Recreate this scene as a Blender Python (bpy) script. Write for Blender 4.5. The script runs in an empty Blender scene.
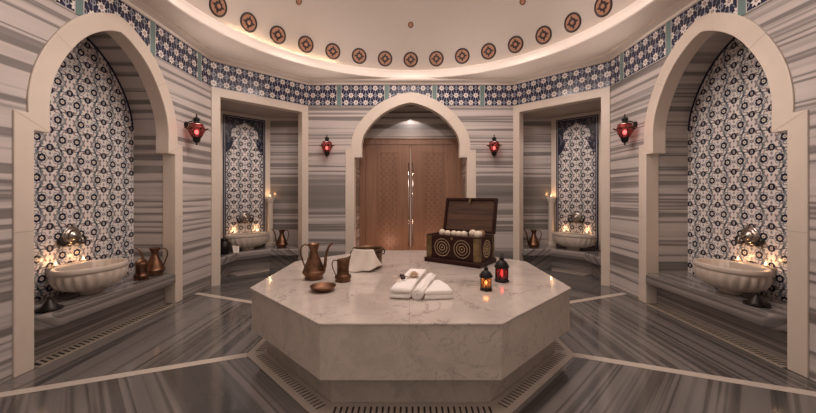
import bpy, math, random
from mathutils import Vector, Matrix
PI = math.pi
R = math.radians
rnd = random.Random(7)
SC = bpy.context.scene
COL = SC.collection
CAMZ = 1.2
CY = 3.05                      # room / platform centre (world y)

# ------------------------------------------------------------------ mesh builder
class MB:
    def __init__(s):
        s.v = []; s.f = []; s.sm = []; s.uv = {}
    def add(s, vs, fs, smooth=False, M=None):
        o = len(s.v)
        for p in vs:
            p = Vector(p)
            s.v.append(M @ p if M else p)
        for f in fs:
            s.f.append([i + o for i in f]); s.sm.append(smooth)
        return s
    def box(s, x0, x1, y0, y1, z0, z1, M=None):
        vs = [(x0,y0,z0),(x1,y0,z0),(x1,y1,z0),(x0,y1,z0),(x0,y0,z1),(x1,y0,z1),(x1,y1,z1),(x0,y1,z1)]
        return s.add(vs, [(3,2,1,0),(4,5,6,7),(0,1,5,4),(1,2,6,5),(2,3,7,6),(3,0,4,7)], False, M)
    def prism(s, poly, h0, h1, axis='z', M=None, caps=(True, True), smooth=False, closed=True):
        """poly of 2-tuples; axis z: (x,y) extruded along z; axis y: (x,z) extruded along y"""
        n = len(poly)
        if axis == 'z':
            vs = [(p[0],p[1],h0) for p in poly] + [(p[0],p[1],h1) for p in poly]
        else:
            vs = [(p[0],h0,p[1]) for p in poly] + [(p[0],h1,p[1]) for p in poly]
        fs = [(i,(i+1)%n,n+(i+1)%n,n+i) for i in range(n if closed else n-1)]
        s.add(vs, fs, smooth, M)
        o = len(s.v) - 2*n
        if caps[0]: s.f.append([o+i for i in range(n)][::-1]); s.sm.append(False)
        if caps[1]: s.f.append([o+n+i for i in range(n)]); s.sm.append(False)
        return s
    def lathe(s, prof, n=32, M=None, sx=1, sy=1, smooth=True, fn=None, cap0=True, cap1=True, close=False):
        """prof list of (r,z)"""
        vs = []
        for (r, z) in prof:
            for i in range(n):
                a = 2*PI*i/n
                rr = r*(fn(a, z) if fn else 1)
                vs.append((rr*math.cos(a)*sx, rr*math.sin(a)*sy, z))
        fs = []
        m = len(prof)
        for j in range(m-1 if not close else m):
            for i in range(n):
                k = (i+1) % n; j2 = (j+1) % m
                fs.append((j*n+i, j*n+k, j2*n+k, j2*n+i))
        o = len(s.v)
        s.add(vs, fs, smooth, M)
        if not close:
            if cap0: s.f.append([o+i for i in range(n)][::-1]); s.sm.append(False)
            if cap1: s.f.append([o+(m-1)*n+i for i in range(n)]); s.sm.append(False)
        return s
    def tube(s, pts, r, n=8, M=None):
        pts = [Vector(p) for p in pts]
        rs = r if isinstance(r, (list, tuple)) else [r]*len(pts)
        vs = []; up = Vector((0.13,0.31,0.94)).normalized()
        for i, p in enumerate(pts):
            t = (pts[min(i+1,len(pts)-1)] - pts[max(i-1,0)]).normalized()
            a = t.cross(up)
            if a.length < 1e-4: a = t.cross(Vector((1,0,0)))
            a.normalize(); b = t.cross(a)
            for k in range(n):
                q = 2*PI*k/n
                vs.append(p + (a*math.cos(q) + b*math.sin(q))*rs[i])
        fs = []
        for j in range(len(pts)-1):
            for i in range(n):
                k = (i+1) % n
                fs.append((j*n+i, j*n+k, (j+1)*n+k, (j+1)*n+i))
        fs.append(list(range(n))[::-1]); fs.append([(len(pts)-1)*n+i for i in range(n)])
        return s.add(vs, fs, True, M)
    def ball(s, c, r, n=12, sz=1.0, M=None):
        prof = [(r*math.sin(PI*j/8), -r*sz*math.cos(PI*j/8)) for j in range(1,8)]
        T = Matrix.Translation(c)
        return s.lathe(prof, n, (M @ T) if M else T)
    def build(s, name, mat, parent=None, loc=None, rotz=None, bevel=0, sub=0, uvfn=None):
        me = bpy.data.meshes.new(name)
        me.from_pydata([tuple(v) for v in s.v], [], s.f)
        me.polygons.foreach_set('use_smooth', s.sm)
        me.materials.append(mat)
        if uvfn:
            uvl = me.uv_layers.new(name='UVMap')
            for p in me.polygons:
                for li in p.loop_indices:
                    uvl.data[li].uv = uvfn(p, me.vertices[me.loops[li].vertex_index].co)
        me.update()
        ob = bpy.data.objects.new(name, me)
        COL.objects.link(ob)
        if parent: ob.parent = parent
        if loc: ob.location = loc
        if rotz is not None: ob.rotation_euler = (0,0,rotz)
        if bevel:
            m = ob.modifiers.new('Bevel','BEVEL'); m.width = bevel; m.segments = 3; m.limit_method = 'ANGLE'; m.angle_limit = R(40)
        if sub:
            m = ob.modifiers.new('Subsurf','SUBSURF'); m.levels = sub; m.render_levels = sub
        return ob

def empty(name, loc, rotz=0):
    o = bpy.data.objects.new(name, None); COL.objects.link(o)
    o.empty_display_size = .1
    o.location = loc; o.rotation_euler = (0,0,rotz)
    return o
def tag(o, label, cat, group=None):
    o['label'] = label; o['category'] = cat
    if group: o['group'] = group
    return o
def struct(o):
    o['kind'] = 'structure'; return o
def thing(name, loc, label, cat, group=None, rotz=0):
    return tag(empty(name, loc, rotz), label, cat, group)
def copy_tree(o, parent=None):
    c = o.copy(); COL.objects.link(c)
    if parent: c.parent = parent
    for ch in list(o.children):
        copy_tree(ch, c)
    return c
def catmull(pts, n=6):
    out = []
    P = [Vector(p) for p in pts]
    for i in range(len(P)-1):
        p0 = P[max(i-1,0)]; p1 = P[i]; p2 = P[i+1]; p3 = P[min(i+2,len(P)-1)]
        for k in range(n):
            t = k/n
            out.append(.5*((2*p1)+(p2-p0)*t+(2*p0-5*p1+4*p2-p3)*t*t+(3*p1-p0-3*p2+p3)*t**3))
    out.append(P[-1]); return out

# ------------------------------------------------------------------ node expressions
class NT:
    def __init__(s, name):
        s.m = bpy.data.materials.new(name); s.m.use_nodes = True
        s.t = s.m.node_tree; s.t.nodes.clear()
        s.out = s.t.nodes.new('ShaderNodeOutputMaterial')
    def n(s, typ, **kw):
        nd = s.t.nodes.new(typ)
        for k, v in kw.items(): setattr(nd, k, v)
        return nd
    def link(s, a, b): s.t.links.new(a, b)
    def put(s, sock, val):
        if isinstance(val, E): val = val.s
        if hasattr(val, 'is_output'): s.link(val, sock)
        else:
            if sock.type == 'RGBA' and len(val) == 3: val = (*val, 1)
            sock.default_value = val
    def coord(s, kind='Object'):
        tc = s.n('ShaderNodeTexCoord'); sp = s.n('ShaderNodeSeparateXYZ')
        s.link(tc.outputs[kind], sp.inputs[0])
        return [E(s, sp.outputs[i]) for i in range(3)]
    def vec(s, x, y, z):
        c = s.n('ShaderNodeCombineXYZ')
        for i, q in enumerate((x,y,z)): s.put(c.inputs[i], q)
        return c.outputs[0]
    def noise(s, vec, scale=1, detail=2, rough=.5, dist=0):
        nd = s.n('ShaderNodeTexNoise'); s.put(nd.inputs['Vector'], vec)
        nd.inputs['Scale'].default_value = scale; nd.inputs['Detail'].default_value = detail
        nd.inputs['Roughness'].default_value = rough; nd.inputs['Distortion'].default_value = dist
        return E(s, nd.outputs['Fac'])
    def ramp(s, fac, stops, interp='LINEAR'):
        nd = s.n('ShaderNodeValToRGB'); cr = nd.color_ramp; cr.interpolation = interp
        while len(cr.elements) < len(stops): cr.elements.new(.5)
        for e, (p, c) in zip(cr.elements, stops):
            e.position = p; e.color = (*c, 1)
        s.put(nd.inputs[0], fac); return nd.outputs[0]
    def mix(s, fac, a, b):
        nd = s.n('ShaderNodeMix', data_type='RGBA')
        s.put(nd.inputs[0], fac); s.put(nd.inputs[6], a); s.put(nd.inputs[7], b)
        return nd.outputs[2]
    def bump(s, h, strength=.3, dist=.01):
        nd = s.n('ShaderNodeBump'); nd.inputs['Strength'].default_value = strength
        nd.inputs['Distance'].default_value = dist; s.put(nd.inputs['Height'], h)
        return nd.outputs[0]
    def bsdf(s, color, rough=.5, metal=0, normal=None, spec=.5, coat=0, coat_rough=.05, **kw):
        b = s.n('ShaderNodeBsdfPrincipled')
        s.put(b.inputs['Base Color'], color); s.put(b.inputs['Roughness'], rough)
        b.inputs['Metallic'].default_value = metal
        b.inputs['Specular IOR Level'].default_value = spec
        b.inputs['Coat Weight'].default_value = coat; b.inputs['Coat Roughness'].default_value = coat_rough
        for k, v in kw.items(): s.put(b.inputs[k], v)
        if normal: s.link(normal, b.inputs['Normal'])
        s.link(b.outputs[0], s.out.inputs[0]); return s.m
class E:
    def __init__(s, nt, sock): s.nt = nt; s.s = sock
    def op(s, o, *a):
        nd = s.nt.n('ShaderNodeMath', operation=o)
        for i, q in enumerate((s,)+a): s.nt.put(nd.inputs[i], q if isinstance(q, E) else float(q))
        return E(s.nt, nd.outputs[0])
    def __add__(s, o): return s.op('ADD', o)
    def __radd__(s, o): return s.op('ADD', o)
    def __sub__(s, o): return s.op('SUBTRACT', o)
    def __rsub__(s, o): return (s*-1).op('ADD', o)
    def __mul__(s, o): return s.op('MULTIPLY', o)
    def __rmul__(s, o): return s.op('MULTIPLY', o)
    def __truediv__(s, o): return s.op('DIVIDE', o)
    def __lt__(s, o): return s.op('LESS_THAN', o)
    def __gt__(s, o): return s.op('GREATER_THAN', o)
    def abs(s): return s.op('ABSOLUTE')
    def sqrt(s): return s.op('SQRT')
    def floor(s): return s.op('FLOOR')
    def cos(s): return s.op('COSINE')
    def sin(s): return s.op('SINE')
    def pmod(s, o): return s.op('FLOORED_MODULO', o)
    def max(s, o): return s.op('MAXIMUM', o)
    def min(s, o): return s.op('MINIMUM', o)
    def atan2(s, o): return s.op('ARCTAN2', o)
    def inv(s): return 1 - s

# ------------------------------------------------------------------ materials
STRIPE = [(p, (v, v*.908, v*.862)) for p, v in ((.08,.11),(.22,.20),(.27,.48),(.345,.60),(.372,.22),(.40,.12),(.425,.38),(.455,.58),(.52,.64),(.56,.50),
          (.578,.16),(.61,.24),(.64,.56),(.70,.66),(.722,.24),(.755,.17),(.785,.62),(.86,.66),(.90,.25))]
def m_striped(name, kind, rough=.16, freq=3.2, dark=1.0, seed=0., ubreak=None, soft=0):
    t = NT(name)
    if kind == 'bench':
        x, y, z = t.coord('Object'); u, v = x, z - y
    elif kind == 'wall':
        x, y, z = t.coord('Object'); u, v = x + y*.9, z
    else:
        u, v, _ = t.coord('UV')
    wav = (t.noise(t.vec(u*.6, seed, v*1.2), 1, 2)-.5) * .03
    vv = v + wav
    n1 = t.noise(t.vec(u*.012, seed+3, vv), freq, 4, .55)
    n2 = t.noise(t.vec(u*.035, seed+9, vv*4.3), freq, 4, .6)
    f = (n1-.5)*2.5 + (n2-.5)*.42 + .51
    st = [(p, tuple(q*dark for q in c)) for p, c in STRIPE]
    c = t.ramp(f, st)
    if soft: c = t.mix(soft, c, tuple(.36*dark*q for q in (1,.93,.90)))
    # fine grain
    g = t.noise(t.vec(u*.6, seed, v*55), 1, 3, .6)
    c = t.mix(g*.22, c, tuple(.36*dark*q for q in (1,.92,.87)))
    if ubreak:
        ju = ((u + .31).pmod(ubreak[0]) - .0).abs() < .004
        c = t.mix(ju*.45, c, (.06,.05,.045))
        if ubreak[1]:
            jv = (v + .07).pmod(ubreak[1]) < .004
            c = t.mix(jv*.45, c, (.06,.05,.045))
    return t.bsdf(c, rough, coat=.25, coat_rough=.08)

def m_plain(name, col, rough=.5, metal=0, var=.12, vscale=8, bump=0, bscale=60, bd=.004, **kw):
    t = NT(name)
    o = t.n('ShaderNodeTexCoord').outputs['Object']
    n = t.noise(o, vscale, 4, .6)
    c = t.mix(n, tuple(q*(1-var) for q in col), tuple(min(1,q*(1+var)) for q in col))
    nm = None
    if bump:
        nm = t.bump(t.noise(o, bscale, 3, .6), bump, bd)
    return t.bsdf(c, rough, metal, nm, **kw)

def flower(nt, x, y, r0, k=8, inner=.34):
    """8-petal mask around (0,0)"""
    d = (x*x + y*y).sqrt()
    a = y.atan2(x)
    rad = r0*.83 + (a*k).cos()*(r0*.17)
    return (d < rad), (d < r0*inner), d

def m_frieze(name, period, phase, navy=(.016,.019,.05)):
    t = NT(name)
    u, _, z = t.coord('Object')
    v = z - 2.60
    p = .154
    pu = (u - phase).pmod(period) if period else (u + 20*p - .0)
    base = t.mix(t.noise(t.vec(u*30, 0., z*30), 1, 2), tuple(q*.6 for q in navy), tuple(q*2.0 for q in navy))
    col = base
    def local(off):
        return (pu - off + p/2).pmod(p) - p/2
    # arabesque leaves
    lx = local(.113+p/2); 
    for vc in (.058, .286):
        yy = v - vc
        ring = (((lx*lx + yy*yy).sqrt() - .022).abs() < .005)
        col = t.mix(ring*.75, col, (.40,.42,.46))
    lx2 = local(.113)
    yy = v - .172
    ring = (((lx2*lx2 + yy*yy).sqrt() - .022).abs() < .005)
    col = t.mix(ring*.75, col, (.40,.42,.46))
    # vertical stems
    for lxx in (local(.113), local(.113+p/2)):
        col = t.mix((lxx.abs() < .0042)*.8, col, (.38,.40,.45))
    # diagonals
    for sgn in (1,-1):
        dg = ((pu - .113)*(1/p*2) + (v-.058)*(sgn*1/.114) ).pmod(2.0) - 1.0
        col = t.mix(((dg.abs() - 1).abs() < .07)*.45, col, (.42,.42,.45))
    # flowers
    for vc, off in ((.058,.113),(.172,.113+p/2),(.286,.113)):
        fx = local(off); fy = v - vc
        pet, cen, d = flower(t, fx, fy, .045)
        col = t.mix((d < .051), col, tuple(q*.7 for q in navy))
        col = t.mix(pet, col, (.74,.69,.66))
        col = t.mix(cen, col, (.20,.15,.17))
        col = t.mix((d < .008), col, (.6,.5,.42))
    # edge lines
    e = (v < .010).max(v > .334)
    col = t.mix(e, col, (.45,.42,.40))
    if period:
        dv = (pu.min(period - pu))
        col = t.mix(dv < .040, col, (.55,.52,.48))
        col = t.mix(dv < .032, col, (.16,.24,.235))
    return t.bsdf(col, .18, spec=.5)

def m_tile(name, cx=0.):
    t = NT(name)
    u, _, v = t.coord('Object')
    c = .335
    NAVY = (.014,.016,.036)
    nz = t.noise(t.vec(u*9, 0., v*9), 1, 3)
    col = t.mix(nz, (.64,.59,.57), (.76,.71,.685))
    wob = (t.noise(t.vec(u*40, 5., v*40), 1, 1)-.5)*.006
    for off in (0., c/2):
        x = (u + (off + c*20 + cx)).pmod(c) - c/2
        y = (v + (off + c*20)).pmod(c) - c/2
        # big lozenge medallion outline (grey teal scroll)
        r = (x*x + y*y*1.25).sqrt(); a = y.atan2(x)
        sc = (r - .118 - (a*8).cos()*.010).abs()
        col = t.mix((sc < .0075)*.85, col, (.10,.125,.15))
        sc2 = (r - .092 - (a*12).sin()*.007).abs()
        col = t.mix((sc2 < .006)*.75, col, (.08,.095,.13))
        # curls round rings
        ax = x.abs() - .064
        d = (ax*ax + y*y).sqrt() + wob
        an = y.atan2(ax)
        col = t.mix(((d - .045 - (an*6).cos()*.005).abs() < .0045)*.7, col, (.15,.19,.22))
        # leaves, teal, diag from centre
        for (lx, ly, rr, cc) in ((.0,.042,.012,(.13,.17,.20)),(.108,.050,.011,(.10,.13,.15)),(.135,.022,.010,(.17,.07,.06)),(.036,.075,.010,(.17,.07,.06)),(.075,.098,.014,(.03,.035,.06)),(.0,.140,.012,(.05,.06,.10))):
            bx = x.abs() - lx; by = y.abs() - ly
            col = t.mix(((bx*bx*1.6 + by*by*.8).sqrt() < rr)*.8, col, cc)
        # palmette above and below each pair
        px_ = x.abs(); py = y.abs() - .093
        dp = (px_*px_ + py*py).sqrt() + wob
        col = t.mix(dp < .031, col, NAVY)
        col = t.mix(((px_-.006).abs()<.004)*(dp < .016), col, (.45,.40,.38))
        # ring blossoms
        rad = .034 + (an*8).cos()*.002
        col = t.mix(d < rad, col, NAVY)
        col = t.mix(d < .0155, col, (.62,.58,.52))
        col = t.mix(d < .007, col, (.30,.22,.16))
        # centre rosette
        dc = (x*x + y*y).sqrt()
        col = t.mix(dc < .014, col, (.12,.13,.2))
        col = t.mix(dc < .007, col, (.55,.5,.46))
    # tile joints every 16.75 cm
    j = ((u + cx + 10*c).pmod(c/2) < .0022).max((v + 10*c).pmod(c/2) < .0022)
    col = t.mix(j*.5, col, (.35,.32,.30))
    return t.bsdf(col, .22)

def m_arabesque(name):
    t = NT(name)
    u, _, v = t.coord('Object')
    col = (.012,.014,.034)
    vo = t.n('ShaderNodeTexVoronoi', feature='F1'); t.put(vo.inputs['Vector'], t.vec(u, 0., v)); vo.inputs['Scale'].default_value = 22
    d = E(t, vo.outputs['Distance'])
    c = t.mix(((d - .33).abs() < .05)*.6, col, (.26,.26,.31))
    c = t.mix(d < .14, c, (.32,.31,.32))
    return t.bsdf(c, .22)

def m_slab(name, light, dark, vein, rough=.12, vs=1.0, seam=False, coat=.3, vstr=.7):
    t = NT(name)
    o = t.n('ShaderNodeTexCoord').outputs['Object']
    x, y, z = t.coord('Object')
    n = t.noise(o, 2.2*vs, 6, .62, .6)
    c = t.ramp(n, [(.3, dark), (.55, light), (.75, tuple(q*.9 for q in light))])
    w = t.noise(t.vec(x*.9 + y*.5, y*.9 - x*.4, z*.9), 1.3*vs, 7, .62, 1.2)
    m = t.noise(o, 1.1, 2, .5)
    v = ((w - .5).abs() < .006) * (m > .47)
    c = t.mix(v*vstr, c, vein)
    w2 = t.noise(t.vec(x + y, y - x, z), 3.1*vs, 8, .65, .8)
    v2 = ((w2 - .5).abs() < .008) * (m < .52)
    c = t.mix(v2*vstr*.55, c, vein)
    if seam:
        c = t.mix(((x+.008).abs() < .0018)*.45, c, (.25,.2,.18))
        # dark smoky vein cluster right of the towels
        xx = x - .47; yy = y + .37 + x*.25 - .12
        blob = (xx*xx*7 + yy*yy*40).sqrt()
        w3 = t.noise(t.vec(x*2 + y*1.2, y*9, z), 3, 6, .7, .9)
        c = t.mix(((w3-.5).abs() < .05)*(blob < .55)*.55, c, (.2,.175,.165))
    return t.bsdf(c, rough, coat=coat, coat_rough=.05)

def m_wood(name, c1, c2, rough=.35, axis='x', carve=False, grain=1.0, spec=.5):
    t = NT(name)
    x, y, z = t.coord('Object')
    if axis == 'z': ve = t.vec(x*26*grain, y*26*grain, z*1.6)
    else: ve = t.vec(x*1.8, y*24*grain, z*24*grain)
    n = t.noise(ve, 1, 5, .6, .3)
    c = t.ramp(n, [(.3, c1), (.7, c2)])
    nm = None
    if carve:
        p = .105
        a = (x/p*PI*2); b = (z/p*PI*2)
        h = (a.cos()*b.cos()).abs()
        h2 = ((a*.5+b*.5).sin()*(a*.5-b*.5).sin()).abs()
        q = ((h-.45).abs() < .16).max((h2 < .12))
        c = t.mix(q*.5, c, tuple(k*.42 for k in c1))
        nm = t.bump(q*-1, .6, .006)
    return t.bsdf(c, rough, normal=nm, spec=spec)

def m_copper(name, col, rough=.34, dark=.45):
    t = NT(name)
    o = t.n('ShaderNodeTexCoord').outputs['Object']
    n = t.noise(o, 14, 4, .65)
    c = t.ramp(n, [(.3, tuple(q*dark for q in col)), (.65, col)])
    nm = t.bump(t.noise(o, 70, 2, .5), .25, .004)
    return t.bsdf(c, rough, 1.0, nm)

def m_emit(name, col, strength):
    t = NT(name)
    e = t.n('ShaderNodeEmission'); e.inputs[0].default_value = (*col,1); e.inputs[1].default_value = strength
    t.link(e.outputs[0], t.out.inputs[0]); return t.m

def m_glass(name, col, emit=0):
    t = NT(name)
    a = t.n('ShaderNodeBsdfTransparent'); a.inputs[0].default_value = (*col,1)
    tr = t.n('ShaderNodeBsdfTranslucent'); tr.inputs[0].default_value = (*col,1)
    g = t.n('ShaderNodeBsdfGlossy'); g.inputs['Roughness'].default_value = .08
    m0 = t.n('ShaderNodeMixShader'); m0.inputs[0].default_value = .10
    t.link(a.outputs[0], m0.inputs[1]); t.link(tr.outputs[0], m0.inputs[2])
    m1 = t.n('ShaderNodeMixShader'); m1.inputs[0].default_value = .07
    t.link(m0.outputs[0], m1.inputs[1]); t.link(g.outputs[0], m1.inputs[2])
    t.link(m1.outputs[0], t.out.inputs[0]); return t.m

M = {}
M['wall'] = m_striped('grey striped marble', 'wall', .20, 1.45, soft=.10)
M['wallR'] = m_striped('grey striped marble right', 'wall', .20, 1.45, soft=.10, seed=21.)
M['wallB'] = m_striped('grey striped marble back', 'wall', .20, 1.45, soft=.10, seed=47.)
M['bench'] = m_striped('striped bench marble', 'bench', .18, 2.4, .56, soft=.25, seed=11.)
M['floor'] = m_striped('striped floor marble', 'uv', .12, 1.7, .31, seed=33., ubreak=(1.1,0), soft=.15)
M['cream'] = m_plain('cream limestone', (.66,.575,.49), .38, var=.07, vscale=5)
M['strip'] = m_plain('cream floor strip', (.56,.49,.42), .2, var=.08, vscale=9)
M['plaster'] = m_plain('warm white plaster', (.44,.385,.345), .75, var=.03, vscale=2)
M['soffit'] = m_plain('pale ceiling paint', (.86,.78,.71), .75, var=.02, vscale=2)  # ceiling plaster lightened to stand in for light from below
M['corn'] = m_plain('painted cornice', (.78,.70,.63), .6, var=.03)
M['tile'] = m_tile('blue and white floral tile')
M['navy'] = m_plain('navy border tile', (.014,.017,.045), .25, var=.3, vscale=60)
M['white'] = m_plain('white glazed line', (.6,.56,.53), .3)
M['arab'] = m_arabesque('navy arabesque tile')
M['fr_side'] = m_frieze('frieze tile side', .757, .378)
M['fr_ang'] = m_frieze('frieze tile corner', 0, 0)
M['slabtop'] = m_slab('pale veined marble', (.60,.525,.47), (.46,.40,.36), (.22,.185,.17), .11, 1.0, True, .3, .55)
M['slabside'] = m_slab('grey beige marble', (.62,.535,.46), (.50,.43,.375), (.26,.22,.195), .3, 2.6, False, .1, .45)
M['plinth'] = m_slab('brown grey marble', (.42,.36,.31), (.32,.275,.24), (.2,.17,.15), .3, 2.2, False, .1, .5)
M['basin'] = m_plain('carved white marble', (.53,.455,.39), .35, var=.2, vscale=6)
M['grate'] = m_plain('beige stone grating', (.43,.365,.315), .35, var=.08)
M['grate2'] = m_plain('brown stone grating', (.33,.275,.22), .35, var=.08)  # grating darkened to paint in the shade under the bench overhang
M['dark'] = m_plain('dark channel', (.012,.010,.009), .7)
M['copper'] = m_copper('aged copper', (.27,.145,.088), .38, .32)
M['copper2'] = m_copper('brown copper', (.20,.105,.064), .42, .32)
M['bucket'] = m_copper('dark brown copper', (.20,.115,.07), .45, .5)
M['brass'] = m_copper('old brass', (.34,.25,.13), .42, .45)
M['stud'] = m_copper('bright brass studs', (.72,.58,.36), .35, .8)
M['bronze'] = m_plain('black bronze', (.022,.018,.016), .38, .6, bump=.3)
M['iron'] = m_plain('black iron', (.014,.011,.010), .42, .5)
M['silver'] = m_copper('tarnished silver', (.50,.45,.40), .25, .55)
M['chrome'] = m_plain('steel bar', (.75,.70,.65), .12, 1.0, var=.02)
M['door'] = m_wood('red brown door wood', (.21,.103,.060), (.29,.155,.094), .38, 'z')
M['doorcarve'] = m_wood('carved door wood', (.23,.113,.066), (.32,.172,.105), .42, 'z', True)
M['chest'] = m_wood('dark chest wood', (.016,.004,.0035), (.042,.011,.009), .5, 'x', spec=.22)
M['lid_in'] = m_wood('worn lid wood', (.030,.014,.009), (.125,.062,.034), .5, 'x', grain=.8)
M['towel'] = m_plain('white terry cotton', (.90,.85,.81), .95, var=.03, bump=.5, bscale=380, bd=.004)
M['cloth'] = m_plain('ivory cotton', (.78,.70,.62), .9, var=.04, bump=.3, bscale=220)
M['soap'] = m_plain('cream soap', (.72,.62,.50), .6, var=.12, vscale=40)
M['soapB'] = m_plain('brown olive soap', (.30,.18,.085), .6, var=.3, vscale=40)
M['petal'] = m_plain('dried petals', (.66,.50,.36), .8, var=.15, vscale=60)
M['berry'] = m_plain('dark berries', (.05,.02,.025), .35)
M['stem'] = m_plain('dry stem', (.25,.15,.08), .8)
M['wax'] = m_plain('candle wax', (.8,.66,.5), .5)
M['flame'] = m_emit('candle flame', (1,.64,.38), 5.5)
M['bulb'] = m_emit('lamp filament', (1,.62,.52), 5.5)
M['amber'] = m_glass('amber glass', (.72,.34,.12))
M['red'] = m_glass('red glass', (.50,.015,.022))
M['redS'] = m_glass('rose red glass', (.38,.075,.08))
M['clear'] = m_glass('clear glass', (.93,.86,.8))
M['med_dark'] = m_plain('dark stained wood', (.022,.009,.008), .45)
M['med_cop'] = m_plain('copper brown inlay', (.33,.165,.10), .45, var=.15, vscale=20)
M['cove'] = m_emit('cove lamp', (1,.72,.50), 5)

# ------------------------------------------------------------------ walls
HX, BY = 2.6, 5.40                 # half width, back wall
SY = 4.43                          # where side wall meets the corner wall
BX = 1.63
ZC = 3.02                          # ceiling height
FZ0, FZ1 = 2.60, 2.944             # frieze

def frame_empty(name, loc, rot):
    return struct(empty(name, loc, rot))

ARCH_N = [(1,0),(1.003,.08),(.995,.16),(.968,.27),(.93,.36),(.875,.455),(.80,.555),(.71,.655),(.61,.745),(.50,.822),(.38,.887),(.25,.942),(.12,.982),(0,1)]
def arch_curve(w, z0, z1, n=4):
    """left spring -> apex -> right spring"""
    h = [(x*w, z0 + t*(z1-z0)) for x, t in ARCH_N]
    h = [(p.x, p.y) for p in catmull([(a,b,0) for a,b in h], n)]
    left = [(-a,b) for a,b in h]
    return left + h[::-1][1:]
def offset_in(curve, d):
    """offset the arch curve inwards by d"""
    out = []
    n = len(curve)
    for i,(x,z) in enumerate(curve):
        a = curve[max(i-1,0)]; b = curve[min(i+1,n-1)]
        tx, tz = b[0]-a[0], b[1]-a[1]; l = math.hypot(tx,tz)
        nx, nz = tz/l, -tx/l
        out.append((x+nx*d, z+nz*d))
    mid = n//2
    out[mid] = (0, out[mid][1])
    # drop points that crossed the axis
    L = [p for p in out[:mid] if p[0] < -.004]; Rr = [p for p in out[mid+1:] if p[0] > .004]
    return L + [out[mid]] + Rr

def surround(parent_frame, po, pi_, zp, ro, ri, zi, apex, y0, y1, no):
    """stone arch surround: pilasters with an inward step and a pointed arch ring"""
    oc = arch_curve(ro, zp, apex)
    ic = offset_in(oc, ro-ri)
    ic = [(-ri, zi)] + ic + [(ri, zi)]
    poly = [(-po,0),(-po,zp)] + oc + [(po,zp),(po,0),(pi_,0),(pi_,zi)] + ic[::-1] + [(-pi_,zi),(-pi_,0)]
    ob = MB().prism(poly, y0, y1, 'y').build('trim_%d' % no, M['cream'], None, parent_frame.location, parent_frame.rotation_euler[2], bevel=.006)
    struct(ob)
    # joints between the stones
    j = MB()
    yy = y0 - .0012
    def seam(a, b):
        a = Vector((a[0],0,a[1])); b = Vector((b[0],0,b[1])); d = (b-a).normalized(); nn = Vector((d.z,0,-d.x))*.0016
        j.add([(a+nn)+Vector((0,yy,0)),(b+nn)+Vector((0,yy,0)),(b-nn)+Vector((0,yy,0)),(a-nn)+Vector((0,yy,0))],[(0,1,2,3)])
    for s in (-1,1):
        seam((s*(po-.004),zp-.004),(s*ri+s*.004,zi+.004))
        seam((s*(po-.004),.95),(s*(pi_+.004),.95))
        k = len(oc)//4
        a = oc[k]; b = offset_in(oc, ro-ri)[k] if k < len(offset_in(oc, ro-ri)) else None
        if b: seam((s*abs(a[0]),a[1]-.004),(s*abs(b[0]),b[1]+.004))
    j.build('stone_joints', M['grate'], ob)
    return ob

def niche_profile(w, zs, apex, gap):
    oc = offset_in(arch_curve(w+gap, zs, apex+gap), gap)
    return [(-w,0)] + oc + [(w,0)]

def frieze_poly(x0, x1, w, zs, apex):
    """frieze strip cut out where the arch ring crosses it"""
    c = [(x,z) for x,z in offset_in(arch_curve(w, zs, apex, 10), .045) if z > FZ0]
    return [(x0,FZ0),(c[0][0],FZ0)] + c + [(c[-1][0],FZ0),(x1,FZ0),(x1,FZ1),(x0,FZ1)]
# ---- side walls with arched niches
def side_wall(side):
    sgn = -1 if side == 'left' else 1
    loc = (sgn*HX, 3.04, 0); rot = R(90) if sgn < 0 else R(-90)
    fe = (lambda: None)
    mat = M['wall'] if sgn < 0 else M['wallR']
    # local x: along wall (+x = world +y on the left, -y on the right); local y: away from the room
    far = SY - 3.04
    near = 1.67 - 3.04
    x0, x1 = (near, far) if sgn < 0 else (-far, -near)
    prof = niche_profile(.705, 1.80, 2.74, .03)
    wl = MB()
    poly = [(x0,0)] + [(x,z) for x,z in prof] + [(x1,0),(x1,ZC+.03),(x0,ZC+.03)]
    n = len(poly)
    wl.add([(p[0],0,p[1]) for p in poly], [list(range(n))[::-1]])
    # niche shell
    wl.prism(prof, 0.0, .46, 'y', caps=(False,False), closed=False)
    w = struct(wl.build('wall_'+side, mat, None, loc, rot))
    # tile panel in the niche
    tp = niche_profile(.70, 1.80, 2.735, .03)
    tpo = MB().prism([(x,max(z,.02)) for x,z in tp], .448, .458, 'y').build('niche_tile_panel', M['tile'], w)
    tpo['label'] = 'blue and white floral tile panel'
    inner = niche_profile(.674, 1.80, 2.708, .055)
    b = MB()
    bo = [p for p in tp if p[1] > 1.9]; bi = [p for p in inner if p[1] > 1.9]
    k = min(len(bo), len(bi))
    # match by arc fraction
    def resample(pl, m):
        ds=[0]
        for i in range(len(pl)-1): ds.append(ds[-1]+math.dist(pl[i],pl[i+1]))
        out=[]
        for q in range(m):
            tt=ds[-1]*q/(m-1); i=0
            while i < len(ds)-2 and ds[i+1] < tt: i+=1
            f=(tt-ds[i])/max(1e-9,ds[i+1]-ds[i]); out.append((pl[i][0]+(pl[i+1][0]-pl[i][0])*f, pl[i][1]+(pl[i+1][1]-pl[i][1])*f))
        return out
    A = resample(bo, 120); B = resample(bi, 120)
    vs = [(x,.445,z) for x,z in A] + [(x,.445,z) for x,z in B]
    b.add(vs, [(i,i+1,121+i,120+i) for i in range(119)])
    b.build('tile_border', M['navy'], w)
    fr = surround(w, .822, .70, 1.755, .737, .597, 1.64, 2.79, -.012, .13, 1 if sgn < 0 else 2)
    # frieze
    f = struct(MB().prism(frieze_poly(x0,x1,.737,1.755,2.79), -.008, -.0005, 'y').build('trim_%d' % (4 if sgn<0 else 5), M['fr_side'], None, loc, rot))
    return w
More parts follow.
